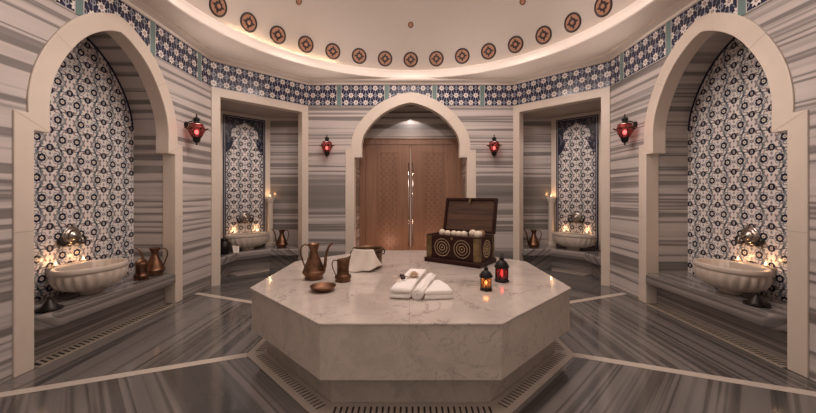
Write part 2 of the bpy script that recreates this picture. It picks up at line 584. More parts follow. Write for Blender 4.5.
wL = side_wall('left'); wR = side_wall('right')

# ---- back wall with the door arch
def back_wall():
    loc = (0, BY, 0)
    prof = niche_profile(.90, 1.93, 2.78, .03)
    poly = [(-BX,0)] + prof + [(BX,0),(BX,ZC+.03),(-BX,ZC+.03)]
    wl = MB()
    n = len(poly)
    wl.add([(p[0],0,p[1]) for p in poly], [list(range(n))[::-1]])
    wl.prism(prof, 0, .62, 'y', caps=(False,False), closed=False)
    wl.add([(-.9,.615,2.0),(.9,.615,2.0),(.9,.615,2.9),(-.9,.615,2.9)], [(0,1,2,3)])
    w = struct(wl.build('wall_back', M['wallB'], None, loc, 0))
    surround(w, 1.035, .893, 1.91, .943, .776, 1.786, 2.823, -.012, .13, 3)
    struct(MB().prism(frieze_poly(-BX,BX,.943,1.91,2.823), -.008, -.0005, 'y').build('trim_6', M['fr_side'], None, loc, 0))
    # door
    d = struct(empty('door_1', (0, BY+.60, 0)))
    fr = MB()
    fr.box(-.90,-.80,-.03,.03,0,2.185); fr.box(.80,.90,-.03,.03,0,2.185); fr.box(-.80,.80,-.03,.03,2.075,2.185)
    fr.box(-.90,.90,-.045,-.03,2.165,2.19)
    fr.build('door_frame', M['door'], d, bevel=.004)
    for s in (-1,1):
        a, b = (-.797,-.003) if s < 0 else (.003,.797)
        leaf = MB().box(a,b,-.02,.02,.01,2.072).build('door_leaf', M['door'], d, bevel=.004)
        c = (a+b)/2 - s*.0
        p = MB().box(c-.17,c+.17,-.028,-.019,.22,1.92).build('carved_panel', M['doorcarve'], leaf, bevel=.003)
        mold = MB()
        for (q0,q1,h0,h1) in ((c-.20,c-.18,.19,1.95),(c+.18,c+.20,.19,1.95),(c-.18,c+.18,.19,.21),(c-.18,c+.18,1.93,1.95)):
            mold.box(q0,q1,-.030,-.019,h0,h1)
        mold.build('panel_moulding', M['door'], leaf, bevel=.003)
        hx = s*.037
        hd = MB().tube([(hx,-.075,.30),(hx,-.075,1.75)], .010, 12)
        for zz in (.55,1.07,1.59): hd.tube([(hx,-.02,zz),(hx,-.075,zz)], .009, 8)
        h = hd.build('handle', M['chrome'], leaf); h['label'] = 'long polished steel pull bar'
    return w
wB = back_wall()

# ---- corner walls with rectangular niches
def corner_wall(side):
    sgn = -1 if side == 'left' else 1
    loc = (sgn*(HX+BX)/2, (SY+BY)/2, 0); rot = R(45) if sgn < 0 else R(-45)
    mx = 1 if sgn < 0 else -1      # local +x points to the back wall end on the left side
    h = (HX-BX)/math.sqrt(2)       # half length
    mat = M['wallB']
    wl = MB()
    # header behind the frieze
    wl.add([(-h,0,2.50),(h,0,2.50),(h,0,ZC+.03),(-h,0,ZC+.03)], [(0,1,2,3)])
    # niche shell (half octagon plan)
    plan = [(.60,.0),(.60,.12),(.87,.34),(.41,.80),(-.41,.80),(-.87,.34),(-.60,.12),(-.60,.0)]
    z0, z1 = 0, 2.50
    vs = [(x,y,z0) for x,y in plan] + [(x,y,z1) for x,y in plan]
    n = len(plan)
    wl.add(vs, [(i,i+1,n+i+1,n+i) for i in range(n-1)])
    w = struct(wl.build('wall_back_'+side, mat, None, loc, rot))
    cl = MB(); cl.add([(x,y,z1-.002) for x,y in plan], [list(range(n))])
    cl.build('niche_ceiling', M['plaster'], w)
    # cream stone lining round the tile panel
    lin = MB(); lin.prism([(-.41,.35),(.41,.35),(.41,2.495),(-.41,2.495)], .785, .798, 'y')
    lin.build('niche_lining', M['cream'], w)
    # tile panel
    px0, px1, pz0, pz1 = -.3165, .3165, .365, 2.435
    MB().prism([(px0,pz0),(px1,pz0),(px1,pz1),(px0,pz1)], .776, .786, 'y').build('niche_tile_panel', M['arab'], w)
    head = [(.285,1.84),(.245,1.88),(.20,1.945),(.178,2.00),(.172,2.04),(.182,2.075),(.203,2.10),(.208,2.15),(.198,2.205),(.168,2.255),(.128,2.29),(.10,2.302),(.07,2.325),(.03,2.342)]
    pl = [(-.285,.40),(.285,.40)] + head + [(0,2.35)] + [(-x,z) for x,z in head[::-1]]
    MB().prism(pl, .7715, .7765, 'y').build('tile_field', M['tile'], w)
    b = MB(); b2 = MB()
    def band(m, o, i, y):
        ox0,ox1,oz0,oz1 = px0+o, px1-o, pz0+o, pz1-o; ix0,ix1,iz0,iz1 = px0+i, px1-i, pz0+i, pz1-i
        m.add([(ox0,y,oz0),(ox1,y,oz0),(ox1,y,oz1),(ox0,y,oz1),(ix0,y,iz0),(ix1,y,iz0),(ix1,y,iz1),(ix0,y,iz1)],
              [(0,1,5,4),(1,2,6,5),(2,3,7,6),(3,0,4,7)])
    band(b, -.004, .036, .7695); b.build('tile_border', M['navy'], w)
    band(b2, .015, .020, .7685); b2.build('border_line', M['white'], w)
    # stone frame
    fr = MB()
    oz, iz, iw = FZ0, 2.49, .578
    poly = [(-h,0),(-h,oz),(h,oz),(h,0),(iw,0),(iw,iz),(-iw,iz),(-iw,0)]
    fr.prism(poly, -.012, .125, 'y')
    struct(fr.build('trim_%d' % (7 if sgn<0 else 8), M['cream'], None, loc, rot, bevel=.005))
    struct(MB().prism([(-h,FZ0),(h,FZ0),(h,FZ1),(-h,FZ1)], -.008, .0, 'y').build('trim_%d' % (9 if sgn<0 else 10), M['fr_ang'], None, loc, rot))
    return w
wBL = corner_wall('left'); wBR = corner_wall('right')

# ---- walls behind the viewpoint
for side, sgn in (('left',-1),('right',1)):
    m = MB(); ya, yb = 1.67, .70
    m.add([(sgn*HX,ya,0),(sgn*BX,yb,0),(sgn*BX,yb,ZC+.03),(sgn*HX,ya,ZC+.03)], [(0,1,2,3)])
    struct(m.build('wall_front_'+side, M['wall']))
m = MB(); m.add([(-BX,.70,2.5),(BX,.70,2.5),(BX,.70,ZC+.03),(-BX,.70,ZC+.03)], [(0,1,2,3)])
struct(m.build('wall_front', M['wall']))

# ------------------------------------------------------------------ cornice, ceiling and dome
def octa(p):
    """room outline inset by p, ccw from back right"""
    k = p*math.tan(R(22.5))
    hx, by, fy = HX-p, BY-p, .70+p
    return [(BX-k,by),(-BX+k,by),(-hx,SY-k),(-hx,1.67+k),(-BX+k,fy),(BX-k,fy),(hx,1.67+k),(hx,SY-k)]
prof = [(.0,FZ1-.006),(.018,FZ1),(.022,FZ1+.022),(.055,FZ1+.034),(.078,FZ1+.042),(.084,FZ1+.058),(.084,ZC+.01)]
c = MB()
rings = [octa(p) for p,_ in prof]
vs = [(x,y,z) for (p,z),rg in zip(prof,rings) for (x,y) in rg]
fs = [(j*8+i,j*8+(i+1)%8,(j+1)*8+(i+1)%8,(j+1)*8+i) for j in range(len(prof)-1) for i in range(8)]
c.add(vs, fs); struct(c.build('trim_11', M['corn']))

RL = 2.30
N = 128
def ray_oct(a):
    """point on the room outline (slightly outside) in direction a from the centre"""
    dx, dy = math.cos(a), math.sin(a)
    best = 1e9
    P = octa(-.02)
    for i in range(8):
        (x1,y1),(x2,y2) = P[i],P[(i+1)%8]
        y1 -= CY; y2 -= CY
        ex, ey = x2-x1, y2-y1
        den = dx*ey - dy*ex
        if abs(den) < 1e-9: continue
        t = (x1*ey - y1*ex)/den; s_ = (x1*dy - y1*dx)/den
        if t > 0 and -1e-6 <= s_ <= 1+1e-6: best = min(best,t)
    return best
ce = MB()
vs = []; fs = []
for i in range(N):
    a = 2*PI*i/N; t = max(ray_oct(a), RL+.01)
    vs += [(math.cos(a)*t, CY+math.sin(a)*t, ZC), (math.cos(a)*RL, CY+math.sin(a)*RL, ZC)]
for i in range(N):
    k = (i+1) % N
    fs.append((2*i,2*k,2*k+1,2*i+1))
ce.add(vs, fs)
ceil = struct(ce.build('ceiling', M['soffit']))
T0 = Matrix.Translation((0,CY,0))
rim = MB().lathe([(RL,ZC-.002),(RL-.012,ZC+.004),(RL-.014,ZC+.02),(RL+.0,ZC+.03),(RL+.02,ZC+.12),(RL+.012,ZC+.135),(RL+.02,ZC+.145),(RL+.038,ZC+.145),(RL+.038,ZC+.08),(RL+.10,ZC+.08)], N, T0, cap0=False, cap1=False)
rim.build('dome_rim', M['corn'], ceil)
Z0, RD = 2.585, 2.435
pr = []
za = ZC+.08
a0 = math.asin((za-Z0)/RD)
for i in range(25):
    a = a0 + (PI/2-a0)*i/24
    pr.append((max(.002,RD*math.cos(a)), Z0+RD*math.sin(a)))
MB().lathe(pr, N, T0, cap0=False, cap1=False).build('dome', M['plaster'], ceil)
# hidden cove lamps in the trough behind the rim
def cove(a0, a1, mat):
    m = MB(); n = 40; vs = []; fs = []
    for i in range(n+1):
        a = R(a0 + (a1-a0)*i/n)
        for r_, z_ in ((RL+.045,ZC+.092),(RL+.072,ZC+.092)):
            vs.append((math.cos(a)*r_, CY+math.sin(a)*r_, z_))
    for i in range(n): fs.append((2*i,2*i+1,2*i+3,2*i+2))
    m.add(vs, fs); return m.build('cove_lamp', mat, ceil)
cove(0, 360, M['cove'])
M['coveL'] = m_emit('cove lamp warm', (1,.70,.42), 90.0)
cove(118, 156, M['coveL'])

# medallions on the dome
ZM = 3.33
def dome_frame(phi, z):
    """matrix at azimuth phi (0 = above the door, + to the right); local z points into the room, local y up"""
    r = math.sqrt(RD*RD - (z-Z0)**2)
    p = Vector((r*math.sin(phi), CY + r*math.cos(phi), z))
    nrm = (Vector((0,CY,Z0)) - p).normalized()
    xax = Vector((math.cos(phi), -math.sin(phi), 0))
    yax = nrm.cross(xax)
    Mx = Matrix((xax, yax, nrm)).transposed().to_4x4()
    Mx.translation = p + nrm*.002
    return Mx
root = empty('ceiling_medallion', (0,0,0))
MB().lathe([(.112,0),(.115,.006),(.106,.011),(.091,.009),(.091,0)], 40, close=True).build('outer_ring', M['med_dark'], root)
MB().lathe([(.099,0),(.099,.006)], 40).build('copper_disc', M['med_cop'], root)
st = []
for k in range(16):
    a = PI/2 + 2*PI*k/16
    r_ = {0:.083, 1:.047, 2:.056, 3:.047}[k % 4]
    st.append((r_*math.cos(a), r_*math.sin(a)))
MB().prism(st, .0, .010).build('star', M['med_dark'], root)
MB().lathe([(.024,0),(.024,.013),(.018,.016)], 24).build('centre_boss', M['med_cop'], root)
ORD = ['', 'first', 'second', 'third', 'fourth', 'fifth', 'sixth', 'seventh']
for k in range(-7, 8):
    o = root if k == -7 else copy_tree(root)
    o.matrix_world = dome_frame(R(10*k), ZM)
    if k == 0: lab = 'round copper and black star medallion on the dome, directly above the door arch'
    else: lab = 'round copper and black dome medallion, %s to the %s of the one above the door' % (ORD[abs(k)], 'left' if k < 0 else 'right')
    tag(o, lab, 'medallion', 'star medallions around the dome')
# small recessed spots
for i, (ph, lab) in enumerate(((0,'small round copper-rimmed dome spotlight centred high above the door'),(-45,'small round dome spotlight high on the left half of the dome'),(45,'small round dome spotlight high on the right half of the dome'))):
    o = empty('ceiling_spotlight', (0,0,0))
    MB().lathe([(.030,0),(.040,0),(.041,.006),(.034,.010),(.030,.006)], 28, close=True).build('trim_ring', M['copper2'], o)
    MB().lathe([(.031,.0),(.031,.004)], 28).build('lens', M['med_cop'], o)
    o.matrix_world = dome_frame(R(ph), 3.783)
    tag(o, lab, 'spotlight', 'spotlights in the dome')

# ------------------------------------------------------------------ floor
fl = MB(); SECT = []
for k in range(8):
    a0, a1 = R(22.5+45*k), R(67.5+45*k)
    rr = 5.2
    fl.add([(0,CY,0),(rr*math.cos(a0),CY+rr*math.sin(a0),0),(rr*math.cos(a1),CY+rr*math.sin(a1),0)], [(0,1,2)])
def fuv(p, co):
    k = p.index; a = R(45+45*k); dx, dy = co.x, co.y-CY
    rad = dx*math.cos(a)+dy*math.sin(a); tan = -dx*math.sin(a)+dy*math.cos(a)
    return (tan + 7.3*k, rad + 3.37*k)
struct(fl.build('floor', M['floor'], uvfn=fuv))
APO = 1.23
for i, k in enumerate((22.5, 157.5, 202.5, 337.5)):
    a = R(k); d = Vector((math.cos(a),math.sin(a),0)); n_ = Vector((-d.y,d.x,0))*.034
    r0 = APO/math.cos(R(22.5)) - .01; r1 = HX/abs(math.cos(a))
    c0 = Vector((0,CY,0))
    m = MB().prism([((c0+d*r0+n_).x,(c0+d*r0+n_).y),((c0+d*r0-n_).x,(c0+d*r0-n_).y),((c0+d*r1-n_).x,(c0+d*r1-n_).y),((c0+d*r1+n_).x,(c0+d*r1+n_).y)], -.01, .0018)
    struct(m.build('trim_%d' % (12+i), M['strip']))

# ------------------------------------------------------------------ marble platform
def octp(ap):
    r = ap/math.cos(R(22.5))
    return [(r*math.cos(R(22.5+45*k)), r*math.sin(R(22.5+45*k))) for k in range(8)]
HS = .5025
pf = thing('marble_platform', (0,CY,0), 'large octagonal pale marble platform in the middle of the room', 'platform')
MB().prism(octp(1.206), .486, HS).build('top_slab', M['slabtop'], pf, bevel=.006)
MB().prism(octp(1.196), .185, .486).build('side_panels', M['slabside'], pf, bevel=.004)
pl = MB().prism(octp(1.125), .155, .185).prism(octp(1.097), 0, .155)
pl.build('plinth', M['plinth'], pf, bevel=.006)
dr = thing('floor_drain', (0,CY,0), 'octagonal ring of slotted stone drain covers around the platform', 'drain')
def grate_strip(u0a,u1a,u0b,u1b,v0,v1,s0,s1,pitch,parent,M_=None,top=.009, slotw=.5, slope=0, mat=None):
    """stone strip between v0 and v1 (length u0..u1 at v0 'a' and at v1 'b') with slots between s0 and s1"""
    g = MB()
    def lerp(v): 
        f=(v-v0)/(v1-v0); return (u0a+(u0b-u0a)*f, u1a+(u1b-u1a)*f)
    for (a,b) in ((v0,s0),(s1,v1)):
        la, lb = lerp(a), lerp(b)
        g.prism([(la[0],a),(la[1],a),(lb[1],b),(lb[0],b)], .0, top, 'z', M_)
    m0, m1 = lerp(s0), lerp(s1)
    x0, x1 = max(m0[0],m1[0])+.02, min(m0[1],m1[1])-.02
    g.prism([(m0[0],s0),(x0,s0),(x0,s1),(m1[0],s1)], 0, top, 'z', M_)
    g.prism([(x1,s0),(m0[1],s0),(m1[1],s1),(x1,s1)], 0, top, 'z', M_)
    n = int((x1-x0)/pitch); p = (x1-x0)/n
    for i in range(n):
        a = x0+p*i+p*slotw; b = x0+p*(i+1) + (.0005 if i < n-1 else 0)
        g.prism([(a,s0),(b,s0),(b+slope,s1),(a+slope,s1)], 0, top, 'z', M_)
    ob = g.build('grate', mat or M['grate'], parent)
    ch = MB().prism([(m0[0],s0-.002),(m0[1],s0-.002),(m1[1],s1+.002),(m1[0],s1+.002)], 0.0005, .002, 'z', M_)
    ch.build('channel', M['dark'], ob)  # flat dark sheet painting the shade inside the slots
    return ob
tn = math.tan(R(22.5))
for k in range(8):
    Mk = Matrix.Rotation(R(45*k-90), 4, 'Z')
    i_, o_ = 1.098, APO
    grate_strip(-i_*tn, i_*tn, -o_*tn, o_*tn, i_, o_, 1.130, 1.190, .033, dr, Mk, .004, .36)

# ------------------------------------------------------------------ benches
BZ = .34
def bench_nose(poly, parent):
    MB().prism(poly, BZ-.115, BZ).build('bench_top', M['bench'], parent, bevel=.024)
for side, sgn in (('left',-1),('right',1)):
    s = 1 if sgn < 0 else -1         # +s = far end
    b = thing('marble_bench', (sgn*HX, 3.04, 0), 'grey striped marble bench inside the %s tiled archway niche' % side, 'bench', None, R(90) if sgn < 0 else R(-90))
    poly = [(-.698*s,.445),(-.698*s,.10),(-.57*s,-.045),(.655*s,-.045),(.69*s,-.02),(.69*s,.13),(.698*s,.445)]
    if s < 0: poly = poly[::-1]
    poly = [(x if abs(x) > .695 and y > .13 else max(-.692,min(.692,x)), y) for x,y in poly]
    bench_nose(poly, b)
    r = MB().box(-.69,.69,.10,.44,0,BZ-.118)
    r.build('riser', M['bench'], b)
    grate_strip(-.685,.685,-.685,.685,-.03,.10,-.008,.075,.040,b, None, .004, .52, .03, M['grate2'])
for side, sgn in (('left',-1),('right',1)):
    loc = (sgn*(HX+BX)/2, (SY+BY)/2, 0)
    b = thing('marble_bench', loc, 'low grey striped marble bench in the %s corner niche under the small basin' % side, 'bench', None, R(45) if sgn < 0 else R(-45))
    bk = [(.574,.122),(.60,.15),(.85,.345),(.405,.765),(-.405,.765),(-.85,.345),(-.60,.15),(-.574,.122)]
    bench_nose([(-.24,.39),(.24,.39),(.574,.056)] + bk + [(-.574,.056)], b)
    bk2 = [(.84,.345),(.40,.765),(-.40,.765),(-.84,.345)]
    MB().prism([(-.30,.53),(.30,.53),(.66,.20)] + bk2 + [(-.66,.20)], 0, BZ-.118).build('riser', M['bench'], b)
    grate_strip(-.24,.24,-.29,.29,.40,.52,.425,.50,.026,b)

# ------------------------------------------------------------------ basins
def make_basin(name, loc, rot, a, b_, label):
    o = thing(name, loc, label, 'basin', 'carved marble wash basins', rot)
    H = .25
    flute = lambda q, z: 1 + (.085*(abs(math.cos(q*11))-.5)*min(1,(z-.02)/.05)*min(1,(.2-z)/.02) if .02 < z < .20 else 0)
    prof = [(.26,0),(.30,.012),(.29,.028),(.52,.045),(.74,.070),(.88,.102),(.945,.14),(.965,.175),(.96,.198),(.95,.203),(.995,.208),(1.0,.222),(.995,.240),(.975,.25),(.90,.25),(.875,.24),(.80,.17),(.62,.10),(.30,.07),(.02,.065)]
    MB().lathe(prof, 88, None, a, b_, True, flute, True, True).build('bowl', M['basin'], o)
    return o
def ledge(o, w, y0, y1):
    l = MB().box(-w,w,y0,y1,.16,.252)
    return l.build('back_ledge', M['basin'], o, bevel=.012)
def make_spout(loc, rot, label):
    o = thing('wall_spout', loc, label, 'spout', 'wall spouts above the basins', rot)
    # local -y is towards the room
    Mr = Matrix.Rotation(R(90), 4, 'X')
    d = MB().lathe([(.082,0),(.084,.010),(.074,.020),(.066,.016),(.060,.026),(.048,.032),(.044,.028),(.036,.042),(.018,.055),(.002,.058)], 40, Mr, fn=lambda q,z: 1+.03*abs(math.cos(q*8)) if z < .03 else 1)
    d.build('embossed_disc', M['silver'], o)
    t = MB().tube(catmull([(0,-.045,-.008),(0,-.085,-.010),(0,-.11,-.03),(0,-.113,-.055)],5), .012, 10)
    t.build('spout_pipe', M['silver'], o)
    for s in (-1,1):
        l = MB().tube(catmull([(s*.035,-.012,-.055),(s*.075,-.022,-.070),(s*.108,-.020,-.055),(s*.118,-.018,-.025),(s*.100,-.020,-.012)],6), [.012]*6+[.017]*7+[.014]*6+[.007]*6, 10)
        l.build('curled_leaf', M['bronze'], o)
    return o
def make_tealight(loc, label, group='tealights on the basin ledges'):
    o = thing('tealight_candle', loc, label, 'candle', group)
    MB().lathe([(.019,0),(.020,.002),(.020,.016),(.018,.016),(.017,.013),(.002,.013)], 20, cap1=True).build('cup', M['wax'], o)
    MB().lathe([(.0015,.014),(.0055,.020),(.0065,.026),(.0035,.036),(.0005,.044)], 10).build('flame', M['flame'], o)
    l = bpy.data.lights.new('tealight_glow','POINT'); l.energy = TEA; l.color = (1,.52,.22); l.shadow_soft_size = .012
    lo = bpy.data.objects.new('tealight_glow', l); COL.objects.link(lo); lo.location = (loc[0],loc[1],loc[2]+.055)
    return o
TEA = .22
for side, sgn in (('left',-1),('right',1)):
    rot = R(90) if sgn < 0 else R(-90)
    o = make_basin('wash_basin', (sgn*2.795, 2.98, BZ), rot, .30, .205, 'large oval fluted marble basin on the bench of the %s archway niche' % side)
    ledge(o, .15, .13, .248)
    make_spout((sgn*(HX+.448), 3.045, .83), rot, 'ornate silver disc spout with dark leaves on the %s archway tile wall' % side)
    for yy, w in ((2.86,'nearer'),(3.10,'farther')):
        make_tealight((sgn*2.985, yy, BZ+.252), 'lit tealight at the %s end of the ledge of the big %s basin' % (w, side))
    mid = Vector((sgn*(HX+BX)/2, (SY+BY)/2, 0)); rc = R(45) if sgn < 0 else R(-45)
    ux = Vector((math.cos(rc),math.sin(rc),0)); uy = Vector((-math.sin(rc),math.cos(rc),0))
    p = mid + uy*.585 - ux*(.02 if sgn < 0 else -.02)
    o = make_basin('wash_basin', (p.x,p.y,BZ), rc, .325, .175, 'small round fluted marble basin in the %s corner niche' % side)
    ledge(o, .22, .10, .182)
    q = mid + uy*.768
    make_spout((q.x,q.y,.83), rc, 'small ornate metal spout above the basin in the %s corner niche' % side)
    for dd, w in ((-.17,0),(.17,1)):
        q = mid + uy*.725 + ux*dd
        inner = (dd > 0) == (sgn < 0)
        make_tealight((q.x,q.y,BZ+.252), 'lit tealight on the small %s corner basin, at its end %s' % (side, 'nearer the pedestal' if inner else 'away from the pedestal'))
    # pedestal
    s = 1 if sgn < 0 else -1
    q = mid + uy*.70 + ux*(.375*s)
    o = thing('marble_pedestal', (q.x,q.y,BZ), 'slim white marble pedestal beside the tile panel in the %s corner niche' % side, 'pedestal', 'candle pedestals', 0)
    MB().box(-.06,.06,-.06,.06,0,.06).build('base', M['cream'], o, bevel=.006)
    MB().lathe([(.046,.06),(.044,.70),(.05,.71),(.044,.72)], 8, smooth=False).build('shaft', M['cream'], o)
    MB().lathe([(.045,.72),(.058,.745),(.066,.775),(.072,.78),(.072,.815)], 8, smooth=False).build('capital', M['cream'], o)
    make_tealight((q.x,q.y,BZ+.815), 'lit candle standing on top of the %s pedestal' % side, 'candles on the pedestals')

# ------------------------------------------------------------------ copperware
def make_ewer(loc, rot, label, mat, spout=True):
    o = thing('copper_ewer', loc, label, 'ewer', 'copper ewers', rot)
    prof = [(.002,.0),(.070,.0),(.074,.006),(.073,.022),(.080,.034),(.093,.050),(.095,.060),(.094,.066),(.088,.070),(.086,.078),(.077,.100),(.062,.140),(.046,.180),(.034,.212),(.030,.228),(.033,.240),(.040,.262),(.049,.286),(.051,.290),(.047,.290),(.037,.262),(.029,.235),(.027,.20)]
    MB().lathe(prof, 40).build('body', mat, o)
    h = MB().tube(catmull([(-.045,0,.272),(-.075,0,.282),(-.105,0,.262),(-.113,0,.215),(-.100,0,.165),(-.085,0,.120),(-.078,0,.098)],6), .0065, 8)
    h.build('handle', mat, o)
    if spout:
        c = catmull([(.080,0,.075),(.092,0,.105),(.098,0,.155),(.108,0,.215),(.125,0,.262),(.152,0,.292),(.165,0,.296)],6)
        MB().tube(c, [.016-.0095*i/(len(c)-1) for i in range(len(c))], 10).build('spout', mat, o)
    return o
def make_jug(loc, rot, label, mat):
    o = thing('copper_jug', loc, label, 'jug', 'copper jugs', rot)
    prof = [(.002,0),(.060,0),(.062,.005),(.060,.018),(.064,.026),(.066,.036),(.063,.048),(.052,.056),(.048,.062),(.046,.10),(.046,.15),(.049,.178)]
    def lip(q, z): return 1
    m = MB(); n = 40; vs = []; fs = []
    full = prof + [(.047,.178),(.044,.15),(.043,.08),(.002,.07)]
    for (r,z) in full:
        for i in range(n):
            q = 2*PI*i/n
            f = max(0, math.cos(q))**4
            k = max(0,(z-.11)/.068)
            k = min(1,k)
            vs.append(((r+f*.016*k)*math.cos(q), r*math.sin(q), z + f*.026*k + .004*k*math.cos(q)))
    for j in range(len(full)-1):
        for i in range(n):
            a = (i+1)%n; fs.append((j*n+i,j*n+a,(j+1)*n+a,(j+1)*n+i))
    m.add(vs, fs, True); m.build('body', mat, o)
    MB().tube(catmull([(-.047,0,.165),(-.072,0,.170),(-.086,0,.145),(-.080,0,.105),(-.066,0,.072),(-.058,0,.052)],6), .0042, 8).build('handle', mat, o)
    return o
def onslab(px, py):
    Y = 340*(CAMZ-HS)/(py-194.5); return ((px-410.7)/340*Y, Y, HS)
make_ewer(onslab(313.9,278.6), R(-4), 'tall copper ewer with long curved spout on the left of the marble platform', M['copper'])
make_jug(onslab(343,281), R(10), 'small copper jug with pouring lip beside the tall ewer on the platform', M['copper2'])
d = thing('copper_dish', onslab(323,290.6), 'shallow round copper dish lying in front of the tall ewer', 'dish')
MB().lathe([(.002,.0),(.062,.0),(.068,.003),(.080,.014),(.089,.030),(.094,.036),(.092,.039),(.086,.034),(.076,.018),(.062,.008),(.002,.006)], 40).build('bowl', M['copper'], d)
make_ewer((-2.735,3.632,BZ), R(205), 'copper ewer with round belly at the far end of the left archway bench', M['copper'])
make_jug((-2.73,3.445,BZ), R(120), 'small brown copper jug standing in front of the ewer on the left archway bench', M['copper2'])
make_ewer((-2.085,5.50,BZ), R(180), 'copper ewer on the bench right of the pedestal in the left corner niche', M['copper'])
make_ewer((1.985,5.48,BZ), R(165), 'copper ewer on the bench left of the pedestal in the right corner niche', M['copper'])

# bucket and draped cloth
bx, by_, _ = onslab(367.9, 267.6)
o = thing('copper_bucket', (bx,by_,HS), 'round dark copper bucket with a white cloth over its rim', 'bucket', None, R(20))
MB().lathe([(.002,0),(.122,0),(.128,.006),(.133,.09),(.139,.17),(.145,.178),(.146,.188),(.139,.190),(.135,.17),(.126,.02),(.002,.012)], 48).build('body', M['bucket'], o)
MB().lathe([(.137,.150),(.142,.151),(.143,.160),(.139,.162)], 48, close=True).build('band', M['bronze'], o)
for s in (-1,1):
    MB().tube([(s*.136,0,.12),(s*.16,0,.125),(s*.165,0,.15),(s*.16,0,.165),(s*.14,0,.165)], .006, 8).build('ear', M['bronze'], o)
c = MB(); nu, nv = 34, 26; vs = []; fs = []
for j in range(nv+1):
    v = j/nv
    for i in range(nu+1):
        u = i/nu
        a = R(216 + 80*u)
        zb = .006 + max(0,(u-.45))**1.2*.09
        flare = .080*(1-u)**1.3 + .016
        if v < .16:
            q = v/.16; r_ = .118 + .031*q; z = .165 + .031*q
        elif v < .26:
            q = (v-.16)/.10; r_ = .149 + .006*math.sin(q*PI/2); z = .196 - .010*q
        else:
            q = (v-.26)/.74
            r_ = .155 + flare*q**1.4 + .034*abs(math.sin(u*8.5+1.6*q+.3))*q**.8 - .012*q; z = .186*(1-q) + zb*q
        aa = a + R(-14*(1-u) + 26*u)*max(0,v-.2)/.8
        vs.append((r_*math.cos(aa), r_*math.sin(aa), z + .003*math.sin(u*21+v*4)*(v > .3)))
for j in range(nv):
    for i in range(nu): fs.append((j*(nu+1)+i, j*(nu+1)+i+1, (j+1)*(nu+1)+i+1, (j+1)*(nu+1)+i))
c.add(vs, fs, True)
cl = c.build('draped_cloth', M['cloth'], None, (bx,by_,HS))
sm = cl.modifiers.new('Solidify','SOLIDIFY'); sm.thickness = .005; sm.offset = 1
tag(cl, 'ivory cotton cloth draped over the front of the copper bucket', 'cloth')

# ------------------------------------------------------------------ chest
CR = R(-36)
CW, CD, CH = .59, .36, .285
cc = Vector((.515, 3.54, HS))
ch = thing('wooden_chest', cc, 'open dark wooden chest with brass corners and ringed front on the platform', 'chest', None, CR)
MB().box(-CW/2-.022,CW/2+.022,-CD/2-.022,CD/2+.022,0,.045).build('plinth', M['chest'], ch, bevel=.008)
b = MB(); th = .022
b.box(-CW/2,CW/2,-CD/2,-CD/2+th,.045,CH); b.box(-CW/2,CW/2,CD/2-th,CD/2,.045,CH)
b.box(-CW/2,-CW/2+th,-CD/2+th,CD/2-th,.045,CH); b.box(CW/2-th,CW/2,-CD/2+th,CD/2-th,.045,CH)
b.build('body', M['chest'], ch, bevel=.003)
MB().box(-CW/2+th,CW/2-th,-CD/2+th,CD/2-th,CH-.045,CH-.030).build('inner_tray', M['lid_in'], ch)
for sx in (-1,1):
    for sy in (-1,1):
        m = MB(); w_ = .058; t_ = .004
        x_ = sx*CW/2; y_ = sy*CD/2
        m.box(min(x_+sx*t_,x_-sx*w_),max(x_+sx*t_,x_-sx*w_),min(y_,y_+sy*t_),max(y_,y_+sy*t_),.05,CH-.012)
        m.box(min(x_,x_+sx*t_),max(x_,x_+sx*t_),min(y_+sy*t_,y_-sy*w_*.8),max(y_+sy*t_,y_-sy*w_*.8),.05,CH-.012)
        k = m.build('brass_corner', M['brass'], ch, bevel=.0015); k['label'] = 'worn brass corner strip'
def rings(cen, axis, sc=1.0):
    m = MB()
    for r_, n_ in ((.010,1),(.030,18),(.058,34),(.086,50)):
        for i in range(n_):
            q = 2*PI*i/n_
            rr = 0 if n_ == 1 else r_*sc
            du, dv = rr*math.cos(q), rr*math.sin(q)
            p = (cen[0]+du, cen[1], cen[2]+dv) if axis == 'y' else (cen[0], cen[1]+du, cen[2]+dv)
            m.ball(p, .0075 if n_ == 1 else .0042, 8)
    k = m.build('studded_rings', M['stud'], ch); k['label'] = 'concentric rings of small brass studs'
rings((-.112,-CD/2,.160),'y'); rings((.112,-CD/2,.160),'y'); rings((CW/2,0,.160),'x',.95)
MB().lathe([(.012,0),(.013,.004),(.004,.006)], 16, Matrix.Translation((0,-CD/2,CH-.03)) @ Matrix.Rotation(R(90),4,'X')).build('keyhole', M['brass'], ch)
# open lid: local hinge frame
LM = Matrix.Translation((0,CD/2,CH+.004)) @ Matrix.Rotation(R(-12),4,'X')
lid = MB(); LH = .375
lid.box(-CW/2-.008,CW/2+.008,.0,.026,.0,LH,LM)
for (a,b_,c_,d_) in ((-CW/2-.008,-CW/2+.018,0,LH),(CW/2-.018,CW/2+.008,0,LH),(-CW/2+.018,CW/2-.018,0,.022),(-CW/2+.018,CW/2-.018,LH-.026,LH)):
    lid.box(a,b_,-.022,.0,c_,d_,LM)
lido = lid.build('lid', M['chest'], ch, bevel=.003)
inn = MB()
for i in range(3):
    z0 = .023+i*.1085
    inn.box(-CW/2+.019,CW/2-.019,-.004,.002,z0,z0+.107,LM)
inn.build('lid_boards', M['lid_in'], lido, bevel=.0015)
hs = MB().box(-.012,.012,-.030,-.022,LH-.055,LH-.005,LM); hs.box(-.007,.007,-.036,-.028,LH-.072,LH-.048,LM)
hs.build('hasp', M['brass'], lido, bevel=.002)
rotc = Matrix.Rotation(CR,4,'Z')
